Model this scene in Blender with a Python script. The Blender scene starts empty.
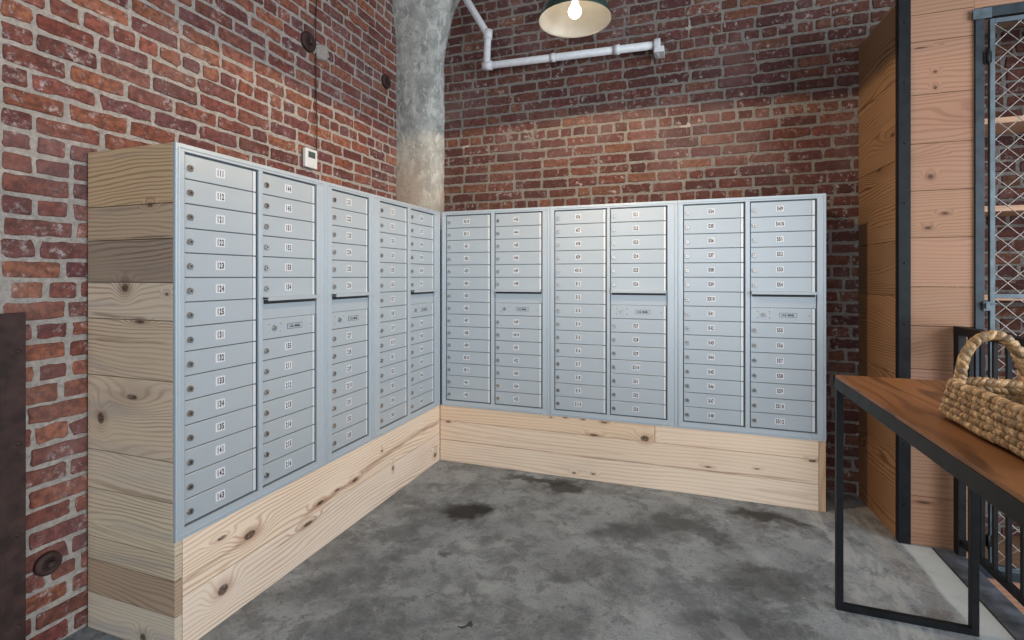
import bpy, bmesh, math, random
from mathutils import Vector, Matrix, noise
random.seed(7)
S = bpy.context.scene
COL = S.collection
PI = math.pi
A0 = math.atan(173/495)

# ------------------------------------------------------------ camera
cd = bpy.data.cameras.new('camera'); cam = bpy.data.objects.new('camera', cd); COL.objects.link(cam)
cd.sensor_width = 36; cd.lens = 495/1024*36; cd.shift_y = -43/1024; cd.clip_start = .05
cam.location = (1.734, -3.324, 1.37); cam.rotation_euler = (PI/2, 0, A0)
S.camera = cam
# ------------------------------------------------------------ world, exposure
w = bpy.data.worlds.new('world'); S.world = w; w.use_nodes = True
bg = w.node_tree.nodes['Background']; bg.inputs[0].default_value = (.80, .90, 1.0, 1); bg.inputs[1].default_value = .33
S.view_settings.view_transform = 'Standard'; S.view_settings.look = 'None'
S.view_settings.gamma = 1; S.view_settings.use_curve_mapping = False
S.view_settings.exposure = 0.12
# ------------------------------------------------------------ window light
def area(name, loc, aim, sx, sy, power, col):
    l = bpy.data.lights.new(name, 'AREA'); l.shape = 'RECTANGLE'; l.size = sx; l.size_y = sy
    l.energy = power; l.color = col
    o = bpy.data.objects.new(name, l); COL.objects.link(o); o.location = loc
    o.rotation_euler = (Vector(aim)-Vector(loc)).to_track_quat('-Z', 'Y').to_euler()
    return o
area('window_light_right', (5.9, -2.9, 1.7), (0, -1.2, 1.2), 3.0, 3.0, 235, (.86, .93, 1.0))
area('window_light_behind', (1.2, -6.6, 1.9), (1.0, 0, .3), 4.0, 2.6, 70, (.92, .96, 1.0))

# ------------------------------------------------------------ node helpers
class N:
    def __init__(s, name):
        s.m = bpy.data.materials.new(name); s.m.use_nodes = True
        s.t = s.m.node_tree; s.b = s.t.nodes['Principled BSDF']
    def n(s, typ, **kw):
        nd = s.t.nodes.new(typ)
        for k, v in kw.items(): setattr(nd, k, v)
        return nd
    def put(s, v, sock):
        if v is None: return
        if hasattr(v, 'is_output') or isinstance(v, bpy.types.NodeSocket): s.t.links.new(v, sock)
        else:
            try: sock.default_value = v
            except Exception: sock.default_value = tuple(v)+(1,)
    def math(s, op, a, b=None, c=None, clamp=False):
        nd = s.n('ShaderNodeMath', operation=op, use_clamp=clamp)
        s.put(a, nd.inputs[0]); s.put(b, nd.inputs[1]); s.put(c, nd.inputs[2]); return nd.outputs[0]
    def vm(s, op, a, b=None, out=0):
        nd = s.n('ShaderNodeVectorMath', operation=op); s.put(a, nd.inputs[0]); s.put(b, nd.inputs[1]); return nd.outputs[out]
    def noise(s, v, scale, detail=4, rough=.55, dist=0, col=False):
        nd = s.n('ShaderNodeTexNoise'); s.put(v, nd.inputs['Vector']); nd.inputs['Scale'].default_value = scale
        nd.inputs['Detail'].default_value = detail; nd.inputs['Roughness'].default_value = rough
        nd.inputs['Distortion'].default_value = dist; return nd.outputs[1 if col else 0]
    def mr(s, v, a, b, c=0, d=1, smooth=True):
        nd = s.n('ShaderNodeMapRange', interpolation_type='SMOOTHSTEP' if smooth else 'LINEAR')
        s.put(v, nd.inputs[0]); nd.inputs[1].default_value = a; nd.inputs[2].default_value = b
        nd.inputs[3].default_value = c; nd.inputs[4].default_value = d; return nd.outputs[0]
    def mix(s, f, a, b, mode='MIX'):
        nd = s.n('ShaderNodeMix', data_type='RGBA', blend_type=mode)
        s.put(f, nd.inputs[0]); s.put(a, nd.inputs[6]); s.put(b, nd.inputs[7]); return nd.outputs[2]
    def obj(s): return s.n('ShaderNodeTexCoord').outputs['Object']
    def uv(s): return s.n('ShaderNodeTexCoord').outputs['UV']
    def attr(s, name): return s.n('ShaderNodeAttribute', attribute_name=name).outputs['Color']
    def bump(s, h, strength=.3, dist=.01):
        nd = s.n('ShaderNodeBump'); nd.inputs['Strength'].default_value = strength; nd.inputs['Distance'].default_value = dist
        s.put(h, nd.inputs['Height']); s.t.links.new(nd.outputs[0], s.b.inputs['Normal'])
    def fin(s, color=None, rough=None, metal=None, spec=None):
        s.put(color, s.b.inputs['Base Color']); s.put(rough, s.b.inputs['Roughness']); s.put(metal, s.b.inputs['Metallic'])
        if spec is not None: s.b.inputs['Specular IOR Level'].default_value = spec
        return s.m

def plain(name, col, rough=.6, metal=0, var=.12, scale=30, spec=None, bump=0):
    n = N(name); o = n.obj(); v = n.noise(o, scale, 3)
    f = n.mr(v, .25, .75, 1-var, 1+var)
    c = n.vm('SCALE', tuple(col)); nd = c.node; n.put(f, nd.inputs['Scale'])
    if bump: n.bump(v, bump, .004)
    return n.fin(c, n.mr(v, .2, .8, rough*.9, min(1, rough*1.1)), metal, spec)

def wood(name, light, dark, knots=(), freq=62, contrast=.75, rough=.6, auto=.5, warp=.075, spec=.3, streaks=(), grey=(.36,.34,.33), greyamt=.25):
    """Sawn softwood: uv is metres (u along the grain); growth rings bend round knots."""
    n = N(name); uv = n.uv(); sd = n.attr('seed')
    off = n.vm('MULTIPLY', sd, (17.0, 9.0, 0)); P = n.vm('ADD', uv, off)
    xyz = n.n('ShaderNodeSeparateXYZ'); n.put(P, xyz.inputs[0]); v = xyz.outputs[1]
    w1 = n.noise(n.vm('MULTIPLY', P, (.7, 3.2, 1)), 1.0, 2, .45)
    w2 = n.noise(n.vm('MULTIPLY', P, (3.5, 14.0, 1)), 1.0, 2, .5)
    g = n.math('ADD', v, n.math('MULTIPLY', w1, warp*5)); g = n.math('ADD', g, n.math('MULTIPLY', w2, warp*.45))
    vo = n.n('ShaderNodeTexVoronoi', voronoi_dimensions='2D'); n.put(n.vm('MULTIPLY', P, (1.5, 4.5, 1)), vo.inputs['Vector']); vo.inputs['Scale'].default_value = 1
    vx = n.n('ShaderNodeSeparateXYZ'); n.put(vo.outputs['Color'], vx.inputs[0])
    gate = n.math('GREATER_THAN', vx.outputs[0], 1-auto)
    kd = n.math('MULTIPLY', n.mr(vo.outputs['Distance'], 0, .42, 1, 0), gate)
    core = n.math('MULTIPLY', n.mr(vo.outputs['Distance'], .03, .055, 1, 0), gate)
    g = n.math('ADD', g, n.math('MULTIPLY', kd, .05))
    kr = n.math('MULTIPLY', kd, .5)
    for (ku, kv, ru, rv) in knots:
        d = n.vm('LENGTH', n.vm('MULTIPLY', n.vm('SUBTRACT', uv, (ku, kv, 0)), (1/ru, 1/rv, 0)), out=1)
        wob = n.math('ADD', d, n.math('MULTIPLY', n.math('SUBTRACT', w2, .5), .5))
        core = n.math('MAXIMUM', core, n.mr(wob, .75, 1.1, 1, 0))
        kr = n.math('MAXIMUM', kr, n.mr(d, .8, 3.0, .8, 0)); g = n.math('ADD', g, n.math('MULTIPLY', n.mr(d, .4, 4.5, 1, 0), .03+rv*1.2))
    r = n.math('SINE', n.math('MULTIPLY', g, freq*2*PI/2))
    r = n.mr(r, -.1, 1.0, 0, 1)
    fib = n.noise(n.vm('MULTIPLY', P, (5, 240, 1)), 1.0, 3, .6)
    amt = n.math('MULTIPLY', r, n.mr(n.noise(n.vm('MULTIPLY', P, (1.3, 6, 1)), 1.0, 2), .3, .7, .25, contrast))
    amt = n.math('ADD', amt, n.math('MULTIPLY', n.math('SUBTRACT', fib, .5), .5), clamp=True)
    c = n.mix(amt, tuple(light)+(1,), tuple(dark)+(1,))
    gy = n.math('MULTIPLY', n.mr(n.noise(n.vm('MULTIPLY', P, (1.1, 9, 1)), 1.3, 3, .6), .5, .72, 0, 1), greyamt)
    c = n.mix(gy, c, tuple(grey)+(1,))
    u3 = n.n('ShaderNodeSeparateXYZ'); n.put(uv, u3.inputs[0])
    for (ua, ub, va, vb, wd, am) in streaks:
        vv = n.math('SUBTRACT', u3.outputs[1], n.mr(u3.outputs[0], ua, ub, va, vb, smooth=False))
        vv = n.math('ADD', vv, n.math('MULTIPLY', n.math('SUBTRACT', w2, .5), wd*2.5))
        fs = n.math('MULTIPLY', n.mr(n.math('ABSOLUTE', vv), wd, wd*.15, 0, am), n.math('MULTIPLY', n.mr(u3.outputs[0], ua, ua+.08), n.mr(u3.outputs[0], ub, ub-.08)))
        c = n.mix(n.math('MULTIPLY', fs, n.mr(n.noise(n.vm('MULTIPLY', P, (4, 30, 1)), 1.0, 3), .3, .6, .3, 1)), c, (dark[0]*.55, dark[1]*.45, dark[2]*.42, 1))
    ring = n.noise(n.vm('MULTIPLY', P, (60, 60, 1)), 1.0, 3, .6)
    c = n.mix(n.math('MULTIPLY', kr, n.mr(w2, .35, .65, .15, .8)), c, (dark[0]*.7, dark[1]*.55, dark[2]*.5, 1))
    c = n.mix(n.math('MULTIPLY', core, n.mr(ring, .35, .7, .95, .6)), c, (.055, .032, .024, 1))
    c = n.mix(1.0, c, n.attr('tint'), 'MULTIPLY')
    n.bump(n.math('SUBTRACT', n.math('MULTIPLY', fib, .5), n.math('MULTIPLY', core, 1.5)), .25, .003)
    return n.fin(c, rough, 0, spec)

# ------------------------------------------------------------ mesh helper
class MB:
    def __init__(s): s.v = []; s.f = []; s.m = []; s.uv = []; s.tint = []; s.seed = []; s.sm = []
    def face(s, idx, mat=0, uv=None, tint=(1, 1, 1), seed=(0, 0), smooth=False):
        s.f.append(idx); s.m.append(mat); s.uv.append(uv or [(0, 0)]*len(idx)); s.tint.append(tint); s.seed.append(seed); s.sm.append(smooth)
    def box(s, lo, hi, mat=0, grain=None, tint=(1, 1, 1), seed=(0, 0), jit=0):
        b = len(s.v)
        P = [(x, y, z) for x in (lo[0], hi[0]) for y in (lo[1], hi[1]) for z in (lo[2], hi[2])]
        if jit: P = [(p[0]+random.uniform(-jit, jit), p[1]+random.uniform(-jit, jit), p[2]+random.uniform(-jit, jit)) for p in P]
        s.v += P
        for q, ax in (((0, 1, 3, 2), 0), ((4, 6, 7, 5), 0), ((0, 4, 5, 1), 1), ((2, 3, 7, 6), 1), ((0, 2, 6, 4), 2), ((1, 5, 7, 3), 2)):
            g = 0 if grain is None else grain
            oth = [a for a in range(3) if a != ax and a != g]
            if ax == g: ua, va = [a for a in range(3) if a != ax]
            else: ua, va = g, oth[0]
            sc = 1 if ax != g else .25
            s.face([b+i for i in q], mat, [(P[i][ua]*sc, P[i][va]) for i in q], tint, seed)
    def tube(s, pts, r, n=10, mat=0, caps=True, tint=(1, 1, 1), closed=False, flat=1.0):
        pts = [Vector(p) for p in pts]; b = len(s.v); L = len(pts)
        rr = r if isinstance(r, (list, tuple)) else [r]*L
        up = None
        for i, p in enumerate(pts):
            if closed: t = pts[(i+1) % L]-pts[i-1]
            else: t = pts[min(i+1, L-1)]-pts[max(i-1, 0)]
            t.normalize()
            if up is None: up = Vector((0, 0, 1)) if abs(t.z) < .9 else Vector((1, 0, 0))
            x = t.cross(up); x.normalize(); y = x.cross(t); y.normalize(); up = y
            for k in range(n):
                a = 2*PI*k/n; s.v.append(tuple(p+x*math.cos(a)*rr[i]+y*math.sin(a)*rr[i]*flat))
        R = L if closed else L-1
        for i in range(R):
            for k in range(n):
                i2 = (i+1) % L
                s.face([b+i*n+k, b+i*n+(k+1) % n, b+i2*n+(k+1) % n, b+i2*n+k], mat, tint=tint, smooth=True,
                       uv=[(i*.01, k/n*.05), (i*.01, (k+1)/n*.05), ((i+1)*.01, (k+1)/n*.05), ((i+1)*.01, k/n*.05)])
        if caps and not closed:
            s.face([b+k for k in range(n)][::-1], mat, tint=tint); s.face([b+(L-1)*n+k for k in range(n)], mat, tint=tint)
    def lathe(s, prof, o, axis='z', n=32, mat=0, mats=None, smooth=True):
        """prof: (radius, height) pairs; axis z / x / y (height runs along it)."""
        b = len(s.v); o = Vector(o)
        for (r, h) in prof:
            for k in range(n):
                a = 2*PI*k/n; c, d = math.cos(a)*r, math.sin(a)*r
                q = {'z': (c, d, h), 'x': (h, c, d), 'y': (c, h, d), '-y': (c, -h, -d)}[axis]
                s.v.append(tuple(o+Vector(q)))
        for i in range(len(prof)-1):
            for k in range(n):
                s.face([b+i*n+k, b+i*n+(k+1) % n, b+(i+1)*n+(k+1) % n, b+(i+1)*n+k], (mats[i] if mats else mat), smooth=smooth)
        for i in (0, len(prof)-1):
            if prof[i][0] > 1e-5: s.face([b+i*n+k for k in range(n)], mats[min(i, len(mats)-1)] if mats else mat)
    def build(s, name, mats, parent=None, loc=None, bevel=0, recalc=True):
        me = bpy.data.meshes.new(name); me.from_pydata(s.v, [], s.f)
        mats = mats if isinstance(mats, (list, tuple)) else [mats]
        for m in mats: me.materials.append(m)
        me.polygons.foreach_set('material_index', s.m); me.polygons.foreach_set('use_smooth', s.sm)
        u = me.uv_layers.new(name='UVMap')
        flat = [c for f in s.uv for p in f for c in p]; u.data.foreach_set('uv', flat)
        for nm, src, k in (('tint', s.tint, 3), ('seed', s.seed, 2)):
            at = me.color_attributes.new(nm, 'FLOAT_COLOR', 'CORNER'); buf = []
            for f, c in zip(s.f, src):
                q = list(c)+[0]*(3-len(c))+[1]; buf += q*len(f)
            at.data.foreach_set('color', buf)
        me.update()
        if recalc:
            bm = bmesh.new(); bm.from_mesh(me); bmesh.ops.recalc_face_normals(bm, faces=bm.faces); bm.to_mesh(me); bm.free()
        o = bpy.data.objects.new(name, me); COL.objects.link(o)
        if loc: o.location = loc
        if parent: o.parent = parent
        if bevel:
            bv = o.modifiers.new('bevel', 'BEVEL'); bv.width = bevel; bv.segments = 2; bv.limit_method = 'ANGLE'
        return o
def empty(name, loc, label, cat, group=None, rz=0):
    o = bpy.data.objects.new(name, None); COL.objects.link(o); o.location = loc; o.rotation_euler.z = rz
    o.empty_display_size = .1; return tag(o, label, cat, group)
def tag(o, label, cat, group=None):
    o['label'] = label; o['category'] = cat
    if group: o['group'] = group
    return o
def struct(o): o['kind'] = 'structure'; return o
def rs(): return (random.random(), random.random())
def lerp(a, b, t): return a+(b-a)*t

# ------------------------------------------------------------ materials
def brick_mat():
    n = N('brick'); o = n.obj()
    base = n.attr('tint')
    a = n.noise(o, 38, 5, .65); b = n.noise(o, 5, 3, .6); c = n.noise(o, 130, 3, .6)
    col = n.mix(n.mr(a, .35, .65, 0, .65), base, (.060, .026, .026, 1))
    eff = n.math('MULTIPLY', n.mr(n.noise(o, 26, 7, .78), .53, .66), n.mr(b, .40, .62, .2, 1))
    col = n.mix(n.math('MULTIPLY', eff, .75), col, (.56, .50, .49, 1))
    haze = n.mr(n.noise(o, 2.1, 3, .6), .42, .72, 0, .26)
    col = n.mix(haze, col, (.30, .22, .21, 1))
    n.bump(n.math('ADD', n.math('MULTIPLY', a, .7), n.math('MULTIPLY', c, .4)), .8, .012)
    return n.fin(col, .9, 0, .25)
M_BRICK = brick_mat()
def mortar_mat(nm, k):
    n = N(nm); o = n.obj(); a = n.noise(o, 60, 5, .7); b = n.noise(o, 3, 3)
    col = n.mix(n.mr(a, .3, .7), (.40*k, .35*k, .31*k, 1), (.66*k, .60*k*.98, .54*k*.97, 1))
    col = n.mix(n.mr(b, .4, .7, 0, .4), col, (.42*k, .40*k, .38*k, 1))
    n.bump(a, .9, .012); return n.fin(col, .95, 0, .2)
M_MORTAR = mortar_mat('mortar', .84); M_MORTAR_B = mortar_mat('shaded_mortar', .48)  # back wall copy scaled darker, its weaker light put into the colour
def col_mat():
    n = N('weathered_concrete'); o = n.obj(); a = n.noise(o, 9, 7, .7, .4); b = n.noise(o, 2.3, 4, .6); c = n.noise(o, 55, 4, .7)
    col = n.mix(n.mr(a, .36, .62), (.33, .34, .32, 1), (.54, .55, .51, 1))
    col = n.mix(n.mr(n.noise(n.vm('MULTIPLY', o, (1, 1, .5)), 14, 6, .75, .5), .52, .57, 0, .8), col, (.70, .69, .66, 1))
    col = n.mix(n.mr(n.noise(n.vm('MULTIPLY', o, (2, 2, .4)), 6, 5, .7), .58, .68, 0, .6), col, (.19, .20, .18, 1))
    x = n.n('ShaderNodeSeparateXYZ'); n.put(o, x.inputs[0])
    low = n.math('MULTIPLY', n.mr(x.outputs[2], 2.55, 2.0), n.mr(b, .35, .6, .2, .9))
    col = n.mix(low, col, (.52, .42, .33, 1))
    n.bump(n.math('ADD', a, n.math('MULTIPLY', c, .5)), .8, .02)
    return n.fin(col, .85, 0, .3)
M_COLUMN = col_mat()
def floor_mat():
    n = N('stained_concrete'); o = n.obj()
    x = n.n('ShaderNodeSeparateXYZ'); n.put(o, x.inputs[0]); X, Y = x.outputs[0], x.outputs[1]
    a = n.noise(o, 2.2, 7, .62, .3); b = n.noise(o, 11, 6, .7); c = n.noise(o, 90, 4, .7); wv = n.noise(o, 7, 5, .65, col=True)
    col = n.mix(n.mr(a, .38, .62), (.115, .128, .143, 1), (.29, .315, .34, 1))
    col = n.mix(n.mr(b, .35, .7, 0, .5), col, (.34, .36, .375, 1))
    col = n.mix(n.mr(n.noise(o, 26, 5, .75), .56, .66, 0, .6), col, (.07, .072, .075, 1))
    col = n.mix(n.mr(c, .35, .6, .28, 0), col, (.05, .05, .055, 1))
    m1 = n.noise(n.vm('ADD', o, (3.3, 1.7, 0)), 6, 9, .72, .4); col = n.mix(n.mr(m1, .50, .60, 0, .55), col, (.085, .092, .10, 1))
    m2 = n.noise(n.vm('ADD', o, (9.3, 4.7, 0)), 4, 9, .70, .5); col = n.mix(n.mr(m2, .54, .62, 0, .5), col, (.36, .385, .40, 1))
    W = n.vm('ADD', o, n.vm('MULTIPLY', n.vm('SUBTRACT', wv, (.5, .5, .5)), (.30, .30, 0)))
    def stain(sx, sy, rx, ry, rot, amt, colr=(.014, .014, .015, 1), soft=.45):
        nonlocal col
        mp = n.n('ShaderNodeMapping', vector_type='TEXTURE'); n.put(W, mp.inputs[0])
        mp.inputs['Location'].default_value = (sx+.0, sy+.0, 0); mp.inputs['Rotation'].default_value = (0, 0, rot); mp.inputs['Scale'].default_value = (rx, ry, 9)
        d = n.vm('LENGTH', mp.outputs[0], out=1)
        f = n.mr(d, 1+soft*.6, 1-soft, 0, amt); f = n.math('MULTIPLY', f, n.mr(b, .25, .5, .6, 1)); col = n.mix(f, col, colr)
    stain(.515, -.675, .17, .125, .5, .9)
    stain(.53, -.68, .12, .08, .5, .95, soft=.3); stain(2.13, -.18, .13, .06, .1, .7)
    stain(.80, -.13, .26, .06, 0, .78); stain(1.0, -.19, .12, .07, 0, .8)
    stain(2.13, -.17, .17, .09, .2, .8); stain(2.33, -.20, .10, .035, -.4, .7)
    stain(1.70, -.42, .20, .10, .2, .55); stain(1.42, -.62, .22, .10, .4, .45); stain(1.87, -.49, .09, .06, 0, .6)
    stain(2.05, -.85, .22, .12, .3, .5); stain(1.28, -1.0, .3, .1, .5, .3)
    stain(.30, -1.0, .14, .08, .9, .4); stain(.914, -1.54, .03, .018, .3, .9, soft=.2); stain(.62, -1.10, .05, .02, .4, .7)
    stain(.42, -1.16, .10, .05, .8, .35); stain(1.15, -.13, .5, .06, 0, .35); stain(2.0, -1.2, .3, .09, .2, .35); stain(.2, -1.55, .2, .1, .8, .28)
    # paler dusty concrete and a plaster-spattered patch beside the closet
    pale = n.math('MULTIPLY', n.mr(n.math('ADD', X, n.math('MULTIPLY', n.math('SUBTRACT', a, .5), .5)), 2.36, 2.46, 0, .75), n.mr(n.noise(n.vm('MULTIPLY', o, (1.5, .6, 1)), 4.5, 7, .74, .6), .46, .55, .1, 1))
    col = n.mix(pale, col, (.40, .41, .41, 1))
    sp = n.mr(n.noise(o, 23, 4, .6), .735, .76, 0, .8); col = n.mix(sp, col, (.42, .42, .42, 1))
    brown = n.math('MULTIPLY', n.mr(X, 2.60, 2.78, 0, 1), n.mr(X, 2.80, 2.70, 0, 1)); col = n.mix(n.math('MULTIPLY', brown, n.mr(b, .3, .7, .0, .7)), col, (.17, .115, .07, 1))  # warm light reflected beside the closet side, put into the floor colour
    # worn white line along the kerb
    e = n.math('ADD', X, n.math('MULTIPLY', n.math('SUBTRACT', n.noise(o, 5, 4, .6), .5), .05))
    white = n.math('MULTIPLY', n.mr(e, 2.775, 2.80), n.mr(Y, -.262, -.27)); white = n.math('MULTIPLY', white, n.mr(b, .3, .55, .75, 1))
    col = n.mix(white, col, (.50, .53, .53, 1))
    n.bump(n.math('ADD', b, n.math('MULTIPLY', c, .4)), .25, .01)
    return n.fin(col, n.mr(a, .3, .7, .5, .75), 0, .4)
M_FLOOR = floor_mat()
def alu_mat(name, col, rough=.38, metal=.55):
    n = N(name); o = n.obj(); v = n.noise(n.vm('MULTIPLY', o, (1, 1, 1)), 420, 2); u = n.noise(o, 3, 3)
    c = n.mix(n.mr(v, .3, .7, 0, .12), tuple(col)+(1,), (.25, .28, .32, 1)); c = n.mix(n.mr(u, .3, .8, 0, .12), c, (.60, .63, .66, 1))
    return n.fin(c, n.mr(u, .3, .7, rough*.9, rough*1.15), metal)
M_ALU = alu_mat('silver_powder_coat', (.50, .558, .605), .42, .3); M_ALUF = alu_mat('silver_frame', (.53, .60, .66), .38, .3)
M_ALUH = alu_mat('silver_baked_glint', (.84, .87, .90), .35, .25)  # near white: the bright reflection on the hinge strips is in the colour
M_CHROME = plain('lock_metal', (.50, .47, .44), .25, 1.0, .1); M_KEY = plain('keyhole_black', (.02, .02, .02), .5)
M_WHITE = plain('label_white', (.74, .75, .78), .5, var=.03); M_INK = plain('label_ink', (.018, .018, .022), .6, var=.02)
M_DARKGAP = plain('shadow_recess_metal', (.17, .20, .22), .6, .3)
M_STEEL = plain('black_steel', (.009, .010, .012), .5, 0, .25, 20, spec=.25); M_STEELB = plain('blued_steel', (.028, .038, .047), .45, .4, .3, 15)
M_GALV = plain('door_steel', (.095, .125, .145), .45, .3, .3, 15); M_WIRE = plain('mesh_wire', (.36, .33, .31), .4, .6)
M_RUST = plain('rusty_steel', (.055, .030, .026), .7, .3, .45, 18, bump=.5); M_PIPE = plain('white_pipe', (.72, .73, .75), .45, var=.08)
M_PLASTIC = plain('white_plastic', (.75, .75, .74), .4, var=.03); M_LCD = plain('grey_display', (.08, .10, .10), .25)
M_GREEN = plain('green_enamel', (.018, .050, .040), .25); M_ENAMEL = plain('white_enamel', (.66, .60, .50), .4, var=.04)
M_CONC = plain('ceiling_concrete', (.34, .33, .32), .9, var=.2, scale=4); M_SLATE = plain('dark_kerb', (.075, .085, .105), .65, var=.5, scale=14, bump=.4)
M_LOW = plain('lower_floor', (.20, .15, .13), .8, var=.3, scale=6)
def bulb_mat():
    n = N('bulb_glow'); n.b.inputs['Emission Color'].default_value = (1, .86, .66, 1); n.b.inputs['Emission Strength'].default_value = 6
    return n.fin((1, .95, .85, 1), .3)
M_BULB = bulb_mat()
def grass_mat():
    n = N('seagrass'); o = n.obj(); a = n.noise(o, 60, 4, .6); b = n.noise(n.vm('MULTIPLY', o, (1, 1, 1)), 260, 3, .6)
    c = n.mix(n.mr(a, .35, .65), (.27, .155, .07, 1), (.66, .47, .28, 1)); c = n.mix(n.mr(b, .4, .7, 0, .55), c, (.16, .085, .038, 1))
    c = n.mix(1.0, c, n.attr('tint'), 'MULTIPLY'); n.bump(b, .7, .003); return n.fin(c, .45, 0, .55)
M_GRASS = grass_mat()

# end panel: u = x, v = z ; left plinth: u = y, v = z ; right plinth: u = x, v = z
W_END = wood('pine_end_panel', (.62, .53, .42), (.30, .205, .145), knots=[(-.397, .825, .020, .024), (-.256, 1.329, .020, .017), (-.029, 1.308, .010, .006), (-.117, 1.635, .014, .007), (-.175, 1.203, .028, .006), (-.164, .031, .016, .016)],
             freq=120, auto=.10, greyamt=.55, contrast=.75, warp=.05,
             streaks=[(-.48, .02, 1.513, 1.52, .006, .7), (-.48, -.10, 1.225, 1.215, .010, .6), (-.47, -.0, 1.13, 1.13, .012, .35), (-.48, .0, .40, .37, .006, .35)])
W_PL = wood('pine_plinth_side', (.88, .73, .59), (.56, .36, .24), knots=[(-1.716, .281, .034, .018), (-1.845, .126, .026, .022), (-1.85, .335, .022, .007), (-1.29, .233, .030, .010), (-1.375, .167, .035, .009), (-1.162, .246, .02, .006), (-1.011, .24, .028, .009), (-.631, .168, .010, .017), (-.751, .315, .010, .008), (-.077, .062, .022, .016)],
            freq=110, auto=.04, greyamt=.06, contrast=.8, warp=.045,
            streaks=[(-2.05, -1.70, .255, .27, .010, .7), (-1.45, -.95, .222, .246, .016, .75), (-1.0, -.10, .255, .305, .022, .6), (-.30, .02, .285, .31, .03, .6), (-1.60, -1.2, .15, .175, .008, .6)])
W_PR = wood('pine_plinth_back', (.86, .70, .55), (.62, .43, .30), knots=[(.07, .292, .024, .007), (1.156, .305, .030, .009), (1.488, .320, .028, .020), (1.082, .403, .016, .005), (1.223, .398, .022, .007), (.96, .405, .014, .004), (.858, .399, .012, .004), (1.02, .034, .013, .006), (1.15, .044, .014, .006), (1.87, .183, .022, .005), (2.146, .206, .016, .004), (2.44, .29, .022, .008)],
            freq=80, auto=.03, greyamt=.16, contrast=.55, warp=.03,
            streaks=[(.0, .9, .155, .16, .008, .55), (1.0, 2.45, .15, .17, .007, .7), (.35, 1.4, .215, .20, .006, .35), (2.1, 2.47, .08, .085, .012, .3)])
W_SIDE = wood('closet_side_boards', (.32, .19, .105), (.11, .052, .027), freq=110, auto=.25, greyamt=.0, contrast=.9, warp=.06)  # poorly lit closet side: its shade is part of this darker brown
W_FRONT = wood('closet_front_boards', (.37, .205, .13), (.22, .105, .062), knots=[(2.93, 2.41, .008, .006), (2.93, 2.33, .008, .010), (2.91, 1.88, .012, .012), (2.97, 1.69, .014, .006), (2.90, 1.62, .014, .008), (2.87, 2.54, .03, .004), (2.88, .22, .03, .006)], freq=100, auto=.06, greyamt=.05, contrast=.6, warp=.04)
W_SHELF = wood('closet_shelf_board', (.55, .36, .24), (.36, .21, .14), freq=40, auto=.1, contrast=.5)
W_TABLE = wood('console_top_wood', (.27, .115, .045), (.085, .032, .014), freq=38, auto=.12, greyamt=0, rough=.42, contrast=.9, spec=.3, warp=.11)

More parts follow.
